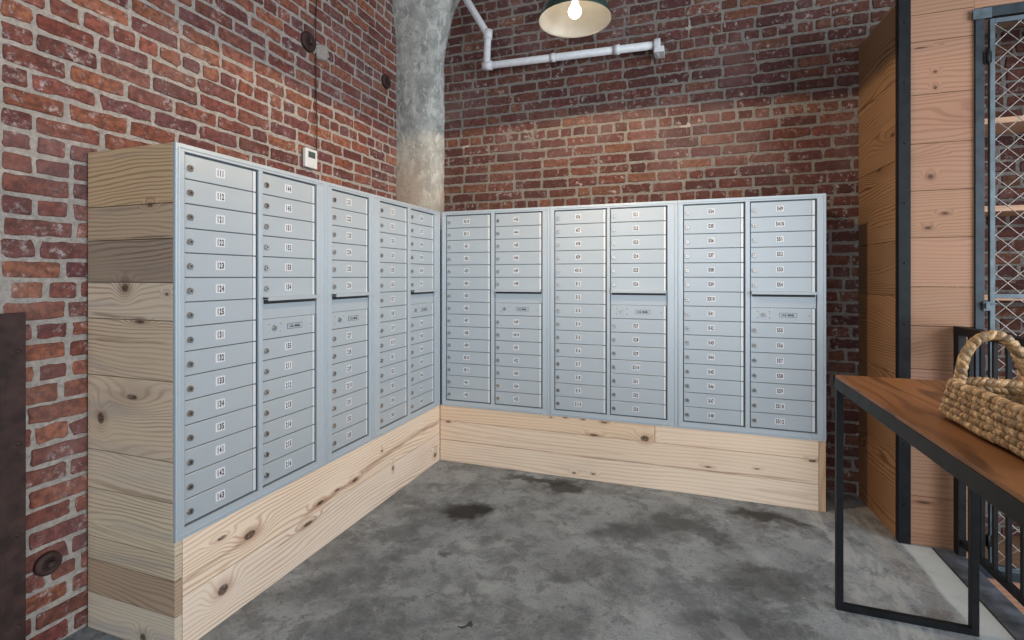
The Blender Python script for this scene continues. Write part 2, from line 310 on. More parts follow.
# ------------------------------------------------------------ brick walls
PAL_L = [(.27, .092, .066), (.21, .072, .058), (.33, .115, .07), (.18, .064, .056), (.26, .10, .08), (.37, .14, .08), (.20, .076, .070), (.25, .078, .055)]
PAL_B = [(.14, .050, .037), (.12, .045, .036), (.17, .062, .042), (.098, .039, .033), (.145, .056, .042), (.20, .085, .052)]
def brick_wall(name, u0, u1, z0, z1, P, pal, seed, skip=None, mortar=None):
    """P(u, d, z) -> world point; d = height above the mortar bed."""
    rnd = random.Random(seed); m = MB()
    H = .0755; J = .0155; rows = int((z1-z0)/H)+1
    # mortar bed, gently uneven
    nu, nz = int((u1-u0)/.05)+1, int((z1-z0)/.05)+1; b = len(m.v)
    for i in range(nu+1):
        for k in range(nz+1):
            u, z = lerp(u0, u1, i/nu), lerp(z0, z1, k/nz); m.v.append(P(u, .003*noise.noise(Vector((u*6, z*6, seed))), z))
    for i in range(nu):
        for k in range(nz): m.face([b+i*(nz+1)+k, b+(i+1)*(nz+1)+k, b+(i+1)*(nz+1)+k+1, b+i*(nz+1)+k+1], 1, smooth=True)
    for r in range(rows):
        header = (r % 7 == 3); Lb = .102 if header else .214
        z = z0+r*H; u = u0 - (Lb/2 if r % 2 else 0) - rnd.random()*.03
        while u < u1:
            L = Lb*rnd.uniform(.93, 1.05)
            if not header and rnd.random() < .09: L *= .5
            a, c = max(u, u0)+J/2*rnd.uniform(.6, 1.4), min(u+L, u1)-J/2*rnd.uniform(.6, 1.4); u += L+.002
            if c-a < .03: continue
            zl, zh = z+J/2*rnd.uniform(.7, 1.5), min(z+H, z1)-J/2*rnd.uniform(.7, 1.4)
            if zh-zl < .02 or (skip and skip((a+c)/2, (zl+zh)/2)): continue
            t = rnd.choice(pal); s_ = rnd.uniform(.84, 1.16); t = (t[0]*s_, t[1]*s_*rnd.uniform(.93, 1.07), t[2]*s_*rnd.uniform(.9, 1.1))
            q = []; nL = 7 if c-a > .13 else 4; nH = 3; cr = .006
            for i in range(nL): q.append((lerp(a+cr, c-cr, i/(nL-1)), zl))
            for i in range(nH): q.append((c, lerp(zl+cr, zh-cr, i/(nH-1))))
            for i in range(nL): q.append((lerp(c-cr, a+cr, i/(nL-1)), zh))
            for i in range(nH): q.append((a, lerp(zh-cr, zl+cr, i/(nH-1))))
            rough = .0018+rnd.random()**3*.006; tl = rnd.uniform(-.003, .003); dd = rnd.uniform(.003, .009)
            q = [(x+rnd.uniform(-1, 1)*rough, y+rnd.uniform(-1, 1)*rough+tl*((x-a)/(c-a)-.5)) for x, y in q]
            cx, cz = (a+c)/2, (zl+zh)/2; b = len(m.v); n = len(q)
            for (x, y) in q: m.v.append(P(x, -.008, y))
            for (x, y) in q: m.v.append(P(x, dd-.004, y))
            for (x, y) in q: m.v.append(P(x+(.004 if x < cx else -.004), dd, y+(.004 if y < cz else -.004)))
            for g in range(2):
                for k in range(n): m.face([b+g*n+k, b+g*n+(k+1) % n, b+(g+1)*n+(k+1) % n, b+(g+1)*n+k], 0, tint=t, smooth=(g == 1))
            m.face([b+2*n+k for k in range(n)], 0, tint=t)
    o = m.build(name, [M_BRICK, mortar or M_MORTAR], recalc=False)
    return struct(o)
XL, YB = -.478, .31
ZT = 4.2
def side_ok(u, z): return not (z < 1.83 and -1.98 < u)          # nothing is seen behind the cabinets
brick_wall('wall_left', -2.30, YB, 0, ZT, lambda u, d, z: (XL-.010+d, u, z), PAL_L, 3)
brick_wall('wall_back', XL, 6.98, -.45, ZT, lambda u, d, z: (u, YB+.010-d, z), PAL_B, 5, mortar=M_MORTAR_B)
m = MB(); m.box((XL-.36, -2.30, 0), (XL-.012, YB+.3, ZT), 1); m.box((XL-.36, YB+.012, -.45), (7.0, YB+.3, ZT), 1)
struct(m.build('wall_core', [M_BRICK, M_MORTAR]))
# reveal of the opening at the left edge of the wall, and an added dark panel that blocks the bright world behind it
brick_wall('wall_reveal', 0, .34, 0, ZT, lambda u, d, z: (XL-.36+u, -2.305-d, z), PAL_L, 9)
m = MB(); m.box((XL-.42, -4.4, 0), (XL-.36, -2.30, 2.9), 0)
for zz in (.05, 1.4, 2.75): m.box((XL-.36, -4.3, zz), (XL-.345, -2.36, zz+.08), 0)
struct(m.build('dark_backing', M_RUST))

# ------------------------------------------------------------ floors and ceiling
m = MB(); m.box((-3, -7, -.2), (2.91, YB+.01, 0)); m.box((2.91, -.25, -.2), (3.03, YB+.01, 0)); struct(m.build('floor', M_FLOOR))
m = MB(); m.box((2.916, -7, -.44), (3.03, -.262, .004)); struct(m.build('trim_1', M_SLATE, bevel=.004))
m = MB(); m.box((2.9101, -7, -.05), (2.916, -.262, -.001)); struct(m.build('trim_2', M_STEEL))
m = MB(); m.box((3.03, -7, -.6), (7, YB, -.45)); struct(m.build('floor_lower', M_LOW))
m = MB(); m.box((-3, -7, ZT), (7, YB+.3, ZT+.2)); struct(m.build('ceiling', M_CONC))

# ------------------------------------------------------------ concrete column with flared capital
def column():
    base = [(-.60, .20), (-.478, .165), (-.40, .150), (-.32, .145), (-.24, .150), (-.18, .165), (-.145, .195), (-.128, .24), (-.122, .32), (-.3, .36), (-.6, .36)]
    # denser outline
    pts = []
    for i in range(len(base)):
        p, q = base[i], base[(i+1) % len(base)]
        for k in range(3): pts.append((lerp(p[0], q[0], k/3), lerp(p[1], q[1], k/3)))
    m = MB(); zs = [0, .5, 1, 1.5, 1.8]+[1.86+i*.05 for i in range(48)]; n = len(pts); cx, cy = -.44, .30
    zs = [z for z in zs if z <= ZT]+[ZT]
    for z in zs:
        k = 1+max(0, (z-3.05)/.55)**2.0*.42
        for (x, y) in pts:
            d = .006*noise.noise(Vector((x*14, y*14, z*9)))
            X, Y = cx+(x-cx)*(k+d*4), cy+(y-cy)*(k+d*4)
            if x < -.478+.005: X = min(X, x)
            m.v.append((X, min(Y, .38), z))
    for i in range(len(zs)-1):
        for k in range(n): m.face([i*n+k, i*n+(k+1) % n, (i+1)*n+(k+1) % n, (i+1)*n+k], smooth=True)
    m.face(list(range(n))[::-1]); m.face([(len(zs)-1)*n+k for k in range(n)])
    o = m.build('concrete_column', M_COLUMN); tag(o, 'weathered concrete column with flared capital in the corner between the brick walls', 'column')
column()
# rusty eye plate at the head of the column
m = MB(); m.lathe([(.0, -.012), (.05, -.012), (.055, 0), (.055, .012), (.0, .016)], (0, 0, 0), '-y', 24)
root = empty('pipe_bracket', (-.02, .10, 3.63), 'pale round bracket with dark ring at top of the concrete column', 'bracket')
m.build('plate', M_PIPE, root); m = MB(); m.tube([(math.cos(a)*.028, -.022, math.sin(a)*.028) for a in [2*PI*i/20 for i in range(20)]], .006, 8, closed=True); m.build('ring', M_STEEL, root)

# ------------------------------------------------------------ timber plinths and end cladding
G = .0025
m = MB()
def planks(m, lo, hi, seams, grain, tints=None, wall=None):
    zs = [lo[2]]+list(seams)+[hi[2]]
    for i in range(len(zs)-1):
        t = tints[i] if tints else (lambda k: (k, k*random.uniform(.97, 1.02), k*random.uniform(.94, 1.03)))(random.uniform(.88, 1.08))
        m.box((lo[0], lo[1], zs[i]+(G/2 if i else 0)), (hi[0], hi[1], zs[i+1]-(G/2 if i < len(zs)-2 else 0)), 0, grain, t, (random.random()*.999, random.random()))
random.seed(11)
endt = [(.98, .95, .95), (.86, .80, .74), (1.12, 1.10, 1.06), (1.08, 1.06, 1.02), (1.0, .97, .95), (1.02, .98, .94), (.92, .84, .76), (1.05, .96, .86), (.68, .60, .54), (.88, .80, .70), (1.02, .88, .66)]
zs_ = [.14, .27, .36, .55, .70, .99, 1.21, 1.35, 1.51, 1.64]
tn_ = [(1.05, 1.06, 1.06), (.72, .62, .55), (.98, .95, .88), (1.08, 1.06, .98), (1.06, 1.04, 1.0), (1.05, .99, .92), (1.0, .92, .84), (1.06, 1.02, .98), (.56, .50, .47), (.80, .70, .60), (.92, .76, .58)]
planks(m, (XL+.004, -2.042, 0), (-.0005, -2.014, .411), zs_[:3], 0, tn_[:4])
planks(m, (XL+.004, -2.042, .4115), (-.0005, -2.014, 1.857), zs_[3:], 0, tn_[3:])
m.v = [((-.013 if (p[0] > -.1 and p[2] > .4112) else p[0]), p[1], p[2]) for p in m.v]
o = m.build('plank_end_panel', W_END, bevel=.0015); tag(o, 'tall end panel of horizontal pine planks closing the left mailbox bank', 'wood panel')
m = MB(); planks(m, (-.04, -2.012, 0), (0, -.002, .412), [.20], 1, [(.97, .98, 1.0), (1.0, .98, .95)])
m.box((XL+.02, -2.01, 0), (-.05, -.002, .40), 0, 1)
o = m.build('plank_plinth', W_PL, bevel=.002); tag(o, 'pale pine plank plinth with dark knots under the left wall of mailboxes', 'plinth')
m = MB()
zz = [0, .155, .30, .412]
for i in range(2): m.box((.002, .0, zz[i]+(G/2 if i else 0)), (2.472, .04, zz[i+1]-G/2), 0, 0, [(1.0, 1.0, 1.0), (.98, .96, .94)][i], rs())
m.box((.002, 0, .30+G/2), (1.55-G/2, .04, .412), 0, 0, (.95, .88, .80), rs()); m.box((1.55+G/2, 0, .30+G/2), (2.472, .04, .412), 0, 0, (1.03, 1.0, .97), rs())
m.box((.002, .045, 0), (2.47, .29, .40), 0, 0)
root = tag(m.build('plank_plinth', W_PR, bevel=.002), 'pale pine plank plinth under the back wall of mailboxes', 'plinth')
m = MB(); m.box((2.474, .001, 0), (2.509, .29, .411), 0, 2, (.72, .60, .50), (.3, .6)); m.build('end_board', W_PR, root, bevel=.002)

# ------------------------------------------------------------ mailboxes
def glyph(txt):
    c = bpy.data.curves.new('t', 'FONT'); c.body = txt; c.size = 1; c.offset = .045; c.resolution_u = 2
    o = bpy.data.objects.new('t', c); COL.objects.link(o); dg = bpy.context.evaluated_depsgraph_get(); dg.update()
    me = bpy.data.meshes.new_from_object(o.evaluated_get(dg)); v = [tuple(p.co) for p in me.vertices]; f = [list(p.vertices) for p in me.polygons]
    bpy.data.objects.remove(o); bpy.data.curves.remove(c); bpy.data.meshes.remove(me)
    x0 = min(p[0] for p in v); x1 = max(p[0] for p in v); y0 = min(p[1] for p in v); y1 = max(p[1] for p in v)
    return [((p[0]-x0)/(x1-x0), (p[1]-y0)/(y1-y0)) for p in v], f, (x1-x0)/(y1-y0)
GL = {ch: glyph(ch) for ch in '0123456789'}
G_USM = glyph('U.S. MAIL')
# unit-local axes: x along the bank (to the viewer's right), y = into the wall, z up. Front face at y = 0.
PITCH = .0911; ZD = 1.8236-.412; UH = 1.445
def rect_prism(m, x0, x1, y0, y1, z0, z1, mat=0): m.box((x0, y0, z0), (x1, y1, z1), mat)
def door_mesh(wd):
    m = MB(); h = PITCH-.0035; c = .003
    # plate with a chamfered edge, hinge roll on the right
    x1 = wd-.022
    pr = [(0, 0), (x1, 0), (x1, h), (0, h)]; b = len(m.v)
    for (ins, y) in ((0, .006), (0, 0.0015), (c*.5, 0)):
        for (x, z) in ((ins, ins), (x1-ins, ins), (x1-ins, h-ins), (ins, h-ins)): m.v.append((x, y, z))
    for g in range(2):
        for k in range(4): m.face([b+g*4+k, b+g*4+(k+1) % 4, b+(g+1)*4+(k+1) % 4, b+(g+1)*4+k])
    m.face([b+8, b+9, b+10, b+11]); m.face([b+3, b+2, b+1, b])
    return m
def hinge_mesh(wd):
    m = MB(); h = PITCH-.0035; x1 = wd-.0215; m.box((x1+.001, -.0008, .001), (x1+.0145, .006, h-.001))
    return m
_ml = {}
def lock_mesh():
    m = MB(); m.lathe([(.0, .0), (.0125, .0), (.0125, .003), (.0105, .007), (.0, .007)], (0, 0, 0), '-y', 20, 0, smooth=False)
    m.box((-.0012, -.0078, -.0045), (.0012, -.0069, .0045), 1); m.box((-.0045, -.0078, -.0012), (.0045, -.0069, .0012), 1)
    # small cam finger below the barrel
    m.box((.006, -.004, -.012), (.010, .0, -.006), 0)
    return m
def label_mesh(txt):
    m = MB(); k = len(txt); dw = .0090; gp = .0020; W = k*dw+(k-1)*gp; H = .0255; pw = W/2+.005
    m.box((-pw, -.0007, -.0175), (pw, 0, .0175), 0)
    x = -W/2
    for ch in txt:
        v, f, asp = GL[ch]; ww = dw if ch != '1' else dw*.36; b = len(m.v); ox = x+(dw-ww)/2
        m.v += [(ox+p[0]*ww, -.0011, -H/2+p[1]*H) for p in v]
        for q in f: m.face([b+i for i in q], 1)
        x += dw+gp
    return m
LOCK = None
def mailbox_unit(loc, rz, width, cols, depth, label, end_left=.0):
    """cols: list of (x0, door width, [15 entries]); an entry is a number, 'out' (outgoing slot) or 'usm'."""
    root = empty('mailbox_unit', loc, label, 'mailboxes', 'built-in banks of silver mailboxes', rz)
    global LOCK
    fr = MB(); T = .010
    # face frame: rails, stiles between column openings; body behind
    x_prev = 0
    opens = [(c[0]-.006, c[0]+c[1]+.004) for c in cols]
    zt, zb = ZD+.006, ZD-15*PITCH-.006
    fr.box((0.0006, -.004, zt), (width-.0006, T, UH)); fr.box((.0006, -.004, 0), (width-.0006, T, zb))
    xs = [0.0006]+[v for o in opens for v in o]+[width-.0006]
    for i in range(0, len(xs), 2): fr.box((xs[i], -.004, zb), (xs[i+1], T, zt))
    f = fr.build('frame', M_ALUF, root, bevel=.0012)
    # raised inner lip around the outer stiles
    lp = MB(); lp.box((.010, -.0075, .012), (.015, -.0035, UH-.012)); lp.box((width-.015, -.0075, .012), (width-.010, -.0035, UH-.012)); lp.box((.015, -.0075, UH-.017), (width-.015, -.0035, UH-.012)); lp.box((.015, -.0075, .012), (width-.015, -.0035, .017))
    lp.build('frame_lip', M_ALUF, root, bevel=.001)
    bd = MB(); bd.box((.004+end_left, .0155, .004), (width-.004, depth, UH-.006)); bd.build('body', M_DARKGAP, root)
    for (x0, wd, rows) in cols:
        dm = None; hm = None
        for r, e in enumerate(rows):
            zb_ = ZD-(r+1)*PITCH+.0017; 
            if e == 'out':
                p = MB(); p.box((0, .004, 0), (wd, .012, PITCH*.98)); p.box((0, .0125, PITCH*.80), (wd, .015, PITCH*.98))
                pn = p.build('outgoing_mail_panel', M_ALU, root, (x0, 0, zb_-.002), bevel=.001)
                h = MB(); h.box((.002, -.026, 0), (wd-.002, .004, .003)); h.box((.002, -.028, -.004), (wd-.002, -.025, .012)); h.box((.002, -.026, .010), (wd-.002, .003, .013))
                h.build('outgoing_mail_hood', M_ALU, root, (x0, 0, zb_+PITCH*.90), bevel=.001)
                s_ = MB(); s_.box((.006, -.001, -.006), (wd-.006, .0035, .011)); s_.build('mail_slot', M_KEY, root, (x0, 0, zb_+PITCH*.77))  # black block for the slot opening, also painting the shade under the hood
                continue
            if dm is None:
                d = door_mesh(wd).build('mailbox_door', M_ALU, root, (x0, .0035, zb_)); dm = d.data
                hg = hinge_mesh(wd).build('hinge', M_ALUH, d); hm = hg.data
            else:
                d = bpy.data.objects.new('mailbox_door', dm); COL.objects.link(d); d.parent = root; d.location = (x0, .0035, zb_)
                hg = bpy.data.objects.new('hinge', hm); COL.objects.link(hg); hg.parent = d
            if e == 'usm':
                lk = bpy.data.objects.new('lock', LOCK); COL.objects.link(lk); lk.parent = d; lk.location = (wd*.20, 0, PITCH*.5); lk['label'] = 'chrome lock'
                rv = MB()
                for dx, dz in ((-.032, .018), (.034, .018), (-.032, -.018), (.034, -.018), (wd*.70, 0)): rv.lathe([(0, 0), (.003, 0), (.002, .0016), (0, .002)], (wd*.20+dx, 0, PITCH*.5+dz), '-y', 10)
                rv.build('rivets', M_CHROME, d)
                q = MB(); hw, hh = .046, .013; q.box((-hw, -.0008, -hh), (hw, 0, hh), 1); q.box((-hw+.0018, -.0014, -hh+.0018), (hw-.0018, -.0008, hh-.0018), 0)
                v, ff, asp = G_USM; b = len(q.v); q.v += [(-.034+p[0]*.068, -.0018, -.0065+p[1]*.013) for p in v]
                for k in ff: q.face([b+i for i in k], 1)
                q.build('mail_sign', [M_ALU, M_INK], d, (wd*.58, 0, PITCH*.5))['label'] = 'small framed sign reading U.S. MAIL'
                continue
            if LOCK is None: lk = lock_mesh().build('lock', [M_CHROME, M_KEY], d); LOCK = lk.data
            else: lk = bpy.data.objects.new('lock', LOCK); COL.objects.link(lk); lk.parent = d
            lk.location = (.020, 0, PITCH*.44); lk['label'] = 'round chrome lock'
            lb = label_mesh(str(e)).build('number_label', [M_WHITE, M_INK], d, (wd*.455, 0, PITCH*.5)); lb['label'] = 'white number label reading '+str(e)
    p = MB(); p.box((0, -.0008, 0), (.055, 0, .011), 0)
    for i in range(9): p.box((.004+i*.0053, -.0012, .003), (.0075+i*.0053, -.0008, .008), 1)
    p.build('maker_sticker', [M_ALUH, M_DARKGAP], root, (width-.085, -.0078, .0005) if False else (width-.085, -.0042, .0015))
    return root
U, O = 'usm', 'out'
R = list
u1 = [(.040, .325, [111, 112, 121, 122, 123, 124, 125, 131, 132, 133, 134, 135, 141, 142, 143]),
      (.396, .325, [144, 145, 151, 152, 153, 154, O, U, 155, 211, 212, 213, 214, 215, 216])]
mailbox_unit((0, -2.042, .412), PI/2, .792, u1, .42, 'silver mailbox unit numbered 111 to 216, nearest on the left wall', .032)
u2 = [(.049, .313, [221, 222, 223, 224, 225, 226, O, U, 227, 228, 229, 2210, 231, 232, 233])]
mailbox_unit((0, -1.250, .412), PI/2, .400, u2, .42, 'narrow single-column silver mailbox unit in the middle of the left wall')
u3 = [(.078, .310, [321, 322, 323, 324, 325, 326, 327, 328, 329, 3210, 331, 332, 333, 334, 335]),
      (.432, .325, [336, 337, 338, 339, 3310, 341, O, U, 342, 343, 344, 345, 346, 347, 348])]
mailbox_unit((0, -.850, .412), PI/2, .848, u3, .42, 'two-column silver mailbox unit on the left wall, reaching into the corner by the column')
ua = [(.040, .352, [4210, 4211, 431, 432, 433, 434, 435, 436, 437, 438, 439, 4310, 4311, 441, 442]),
      (.428, .350, [443, 444, 445, 446, 447, 448, O, U, 449, 4410, 451, 452, 453, 454, 455])]
mailbox_unit((.016, 0, .412), 0, .834, ua, .285, 'two-column silver mailbox unit, leftmost on the back wall against the corner')
ub = [(.037, .352, [456, 457, 458, 459, 4510, 511, 512, 513, 514, 515, 516, 517, 518, 519, 5110]),
      (.418, .356, [521, 522, 523, 524, 525, 526, O, U, 527, 528, 529, 5210, 531, 532, 533])]
mailbox_unit((.850, 0, .412), 0, .838, ub, .285, 'silver mailbox unit numbered 456 to 533, middle one on the back wall')
uc = [(.040, .350, [534, 535, 536, 537, 538, 539, 5310, 541, 542, 543, 544, 545, 546, 547, 548]),
      (.424, .348, [549, 5410, 551, 552, 553, 554, O, U, 555, 556, 557, 558, 559, 5510, 5512])]
mailbox_unit((1.688, 0, .412), 0, .822, uc, .285, 'silver mailbox unit numbered 534 to 5512, rightmost on the back wall toward the closet')

# ------------------------------------------------------------ things on the walls
t = empty('thermostat', (XL+.003, -.838, 2.045), 'white thermostat on the left brick wall above the mailboxes', 'thermostat')
m = MB(); m.box((0, -.052, 0), (.026, .052, .118)); m.build('casing', M_PLASTIC, t, bevel=.006)
m = MB(); m.box((.0255, -.030, .062), (.0275, .030, .100)); m.build('display', M_LCD, t, bevel=.001)
m = MB()
for k in (-1, 0, 1): m.box((.0255, k*.024-.008, .018), (.028, k*.024+.008, .028))
m.build('buttons', M_PLASTIC, t, bevel=.001)
m = MB(); m.tube([(XL+.008+.003*math.sin(i*.9), -.775+.006*math.sin(i*.5), 2.15+i*(ZT-2.15)/30) for i in range(31)], .0035, 8)
tag(m.build('thermostat_cable', M_RUST), 'thin dark cable running up the left brick wall from the thermostat', 'cable')
def anchor(loc, lab, r=.055, patch=True):
    t = empty('wall_anchor', loc, lab, 'wall anchor', 'rusty tie rod anchors in the brick')
    m = MB(); m.lathe([(r*1.0, .0), (r*.95, .012), (r*.62, .020), (r*.55, .014), (0, .012)], (0, 0, 0), 'x', 22); m.build('washer', M_RUST, t)
    m = MB(); m.lathe([(r*.32, .01), (r*.32, .032), (r*.2, .036), (0, .037)], (0, 0, 0), 'x', 6, smooth=False); m.build('nut', M_RUST, t)
anchor((XL, -.838, 2.831), 'round rusty anchor plate high on the left brick wall above the thermostat', .062)
anchor((XL, .010, 2.90), 'round rusty anchor plate on the left brick wall beside the concrete column', .055)
anchor((XL, -2.17, .318), 'rusty anchor knob low on the brick wall left of the plank end panel', .042)
m = MB(); pts = [(.0, .0), (.05, -.03), (.11, -.02), (.15, .02), (.13, .07), (.07, .075), (.02, .05)]; b = len(m.v)
for d, k in ((0, 1), (.012, .9)):
    for (y, z) in pts: m.v.append((XL+.001+d, -.80+.07+(y-.07)*k, 2.79+.03+(z-.03)*k))
for k in range(7): m.face([k, (k+1) % 7, 7+(k+1) % 7, 7+k])
m.face(list(range(7, 14)), smooth=False)
tag(m.build('mortar_patch', M_MORTAR), 'smear of pale mortar beside the upper rusty anchor plate', 'mortar patch')
# guard on the left jamb
m = MB(); m.box((XL+.002, -2.315, 0), (XL+.016, -2.240, 1.245)); m.box((XL-.06, -2.325, 0), (XL+.016, -2.309, 1.245))
for i in range(4): m.lathe([(0, .004), (.009, .004), (.007, .009), (0, .010)], (XL+.012, -2.262, .15+i*.32), 'x', 10)
tag(m.build('corner_guard', M_RUST, bevel=.002), 'rusty steel corner guard on the brick edge at the far left', 'corner guard')

# white conduit on the back wall
t = empty('wall_pipe', (.315, .215, 2.99), 'white painted pipe bending along the back brick wall under the lamp', 'pipe')
def bend(p, q, r, rad, n=6):
    """fillet points at q between p and r"""
    p, q, r = Vector(p), Vector(q), Vector(r); a = q+(p-q).normalized()*rad; c = q+(r-q).normalized()*rad
    return [((1-u)**2*a+2*u*(1-u)*q+u*u*c) for u in [i/n for i in range(n+1)]]
P0, P1, P2, P3 = (-.04, .17, 3.82), (.30, .215, 3.235), (.29, .215, 2.998), (1.555, .215, 2.965)
m = MB(); m.tube([P0]+bend(P0, P1, P2, .03)+bend(P1, P2, P3, .028)+[P3], .027, 16)
o = m.build('pipe_run', M_PIPE, t); o.matrix_parent_inverse = Matrix.Translation(-t.location)
for a_, b_, r_ in (((.305, .215, 3.27), (.298, .215, 3.20), .034), ((.262, .215, 2.999), (.335, .215, 2.997), .034), ((1.26, .215, 2.973), (1.30, .215, 2.972), .034), ((.80, .215, 2.985), (.83, .215, 2.985), .032)):
    m = MB(); m.tube([a_, b_], r_, 16); o = m.build('coupling', M_PIPE, t); o.matrix_parent_inverse = Matrix.Translation(-t.location)
m = MB(); m.tube([(1.535, .215, 2.966), (1.575, .215, 2.966)], .040, 16); m.tube([(1.555, .215, 2.93), (1.555, .30, 2.93)], .028, 14); m.box((1.535, .19, 2.905), (1.60, .305, 2.945))
o = m.build('wall_bracket', M_PIPE, t, bevel=.003); o.matrix_parent_inverse = Matrix.Translation(-t.location)

# ------------------------------------------------------------ pendant lamps
def pendant(loc, lab, power):
    t = empty('pendant_lamp', loc, lab, 'pendant lamp')
    m = MB(); R_ = .180
    prof_o = [(R_+.004, -.002), (R_, .006), (R_*.965, .030), (R_*.90, .058), (R_*.76, .096), (R_*.55, .125), (R_*.30, .142), (.040, .150), (.040, .19), (.034, .215), (.012, .222)]
    prof_i = [(R_+.002, -.003), (R_-.005, .004), (R_*.935, .032), (R_*.85, .050), (R_*.72, .086), (R_*.52, .118), (R_*.28, .134), (.0, .138)]
    b = MB(); b.lathe(prof_o[::-1]+prof_i, (0, 0, 0), 'z', 48, mats=[0]*len(prof_o)+[1]*len(prof_i))
    b.build('lamp_shade', [M_GREEN, M_ENAMEL], t)
    m = MB(); m.lathe([(0, .140), (.022, .138), (.022, .095), (.015, .090), (0, .09)], (0, 0, 0), 'z', 20); m.build('socket', M_PLASTIC, t)
    m = MB(); m.lathe([(0, .008)]+[(.034*math.sin(a), .042-.034*math.cos(a)) for a in [i*PI/12 for i in range(1, 10)]]+[(.018, .078), (.015, .092), (0, .093)], (0, 0, 0), 'z', 24); m.build('light_bulb', M_BULB, t)
    m = MB(); m.tube([(0, 0, .22), (0, 0, ZT-loc[2])], .006, 8); m.lathe([(0, ZT-loc[2]-.03), (.05, ZT-loc[2]-.025), (.06, ZT-loc[2]), (0, ZT-loc[2])], (0, 0, 0), 'z', 20); m.build('cord', M_STEEL, t)
    l = bpy.data.lights.new('bulb_light', 'SPOT'); l.energy = power; l.color = (1, .76, .48); l.shadow_soft_size = .03; l.spot_size = math.radians(174); l.spot_blend = .06
    lo = bpy.data.objects.new('bulb_light', l); COL.objects.link(lo); lo.parent = t; lo.location = (0, 0, -.001)
    return t
pendant((1.209, -.86, 2.668), 'green enamel pendant lamp with lit bulb over the mailbox corner', 66)

# ------------------------------------------------------------ timber closet with wire mesh door
YF = -.25
c = empty('storage_closet', (2.78, -.25, 0), 'timber plank storage closet with black steel edges and wire mesh door', 'closet')
def cpart(m, name, mat, bevel=0, parent=c, lab=None):
    o = m.build(name, mat, parent, bevel=bevel); 
    o.matrix_parent_inverse = Matrix.Translation(-c.location) if parent is c else Matrix()
    if lab: o['label'] = lab
    return o
random.seed(21)
m = MB(); planks(m, (2.78, -.246, 0), (2.812, YB-.012, 2.80), [.42, .86, 1.27, 1.56, 1.98, 2.40], 1, [(1.25, 1.1, .95), (1.1, 1, .9), (1.15, 1.02, .9), (.95, .9, .85), (1.05, 1, .95), (1.0, .95, .9), (.9, .85, .8)]); m.v = [(p[0]-(.026 if p[1] > 0 else 0), p[1], p[2]) for p in m.v]; cpart(m, 'side_panel', W_SIDE, .0015, lab='brown side boards')
m = MB(); planks(m, (2.824, YF, 0), (3.088, YF+.03, 2.80), [.25, .50, .72, .90, 1.12, 1.32, 1.57, 1.81, 2.05, 2.30, 2.57, 2.71], 0); m.box((3.03, YF, -.45), (3.088, YF+.03, -.002), 0, 0, (.9, .85, .8), rs())
cpart(m, 'front_panel', W_FRONT, .0015)
m = MB(); m.box((3.088, YF, 2.70), (4.10, YF+.03, 2.80), 0, 0, (1, 1, 1), rs()); cpart(m, 'header_board', W_FRONT, .0015)
m = MB(); m.box((3.088, YF, -.45), (4.10, YF+.03, -.11), 0, 0, (.95, .9, .9), rs()); cpart(m, 'sill_board', W_FRONT, .0015)
m = MB(); m.box((2.774, -.258, 0.0), (2.826, -.250, 2.83)); m.box((2.774, -.25, 0), (2.779, -.215, 2.83)); 
for i in range(9): m.lathe([(0, 0), (.006, 0), (.005, .003), (0, .004)], (2.80, -.258, .2+i*.31), '-y', 8)
cpart(m, 'corner_trim', M_STEEL, .001)
m = MB(); m.box((2.78, -.25, 2.80), (4.12, YB-.01, 2.82), 0, 0, (.8, .8, .8), rs()); cpart(m, 'roof_panel', W_SHELF)
m = MB(); m.box((4.10, -.25, -.45), (4.13, YB-.01, 2.80), 0, 1, (.8, .8, .8), rs()); cpart(m, 'far_side_panel', W_SIDE)
m = MB(); m.box((2.815, YF+.03, -.13), (4.10, YB-.01, -.11), 0, 0, (.5, .45, .4), rs()); cpart(m, 'closet_floor', W_SHELF)
for z in (.30, .77, 1.245, 1.72, 2.19):
    m = MB(); m.box((2.815, .02, z), (4.10, YB-.01, z+.03), 0, 0, (1.1, 1, .95), rs()); cpart(m, 'shelf', W_SHELF, .002)
# steel frame of the doorway
m = MB(); m.box((3.088, YF-.012, -.45), (3.124, YF+.03, 2.672)); m.box((3.124, YF-.006, 2.650), (4.10, YF+.03, 2.70)); m.box((4.06, YF-.012, -.45), (4.10, YF+.03, 2.70)); m.box((3.124, YF-.004, -.11), (4.06, YF+.03, -.072))
cpart(m, 'door_frame', M_STEELB, .0015)
m = MB(); m.box((3.076, YF-.018, 2.640), (3.15, YF-.012, 2.690)); cpart(m, 'corner_plate', M_GALV, .001)
dx0, dx1, dz0, dz1 = 3.146, 4.05, -.066, 2.636
dr = MB(); dr.box((dx0, YF-.010, dz0), (dx0+.020, YF+.012, dz1)); dr.box((dx1-.02, YF-.010, dz0), (dx1, YF+.012, dz1))
for z in (dz0, 1.266, dz1-.022): dr.box((dx0+.02, YF-.010, z), (dx1-.02, YF+.012, z+.022))
door = cpart(dr, 'mesh_door', M_GALV, .0015, lab='steel framed wire mesh door')
m = MB()
def clipseg(a, b, sgn, k):
    pass
sp = .094; w_, h_ = dx1-dx0-.04, 1.0
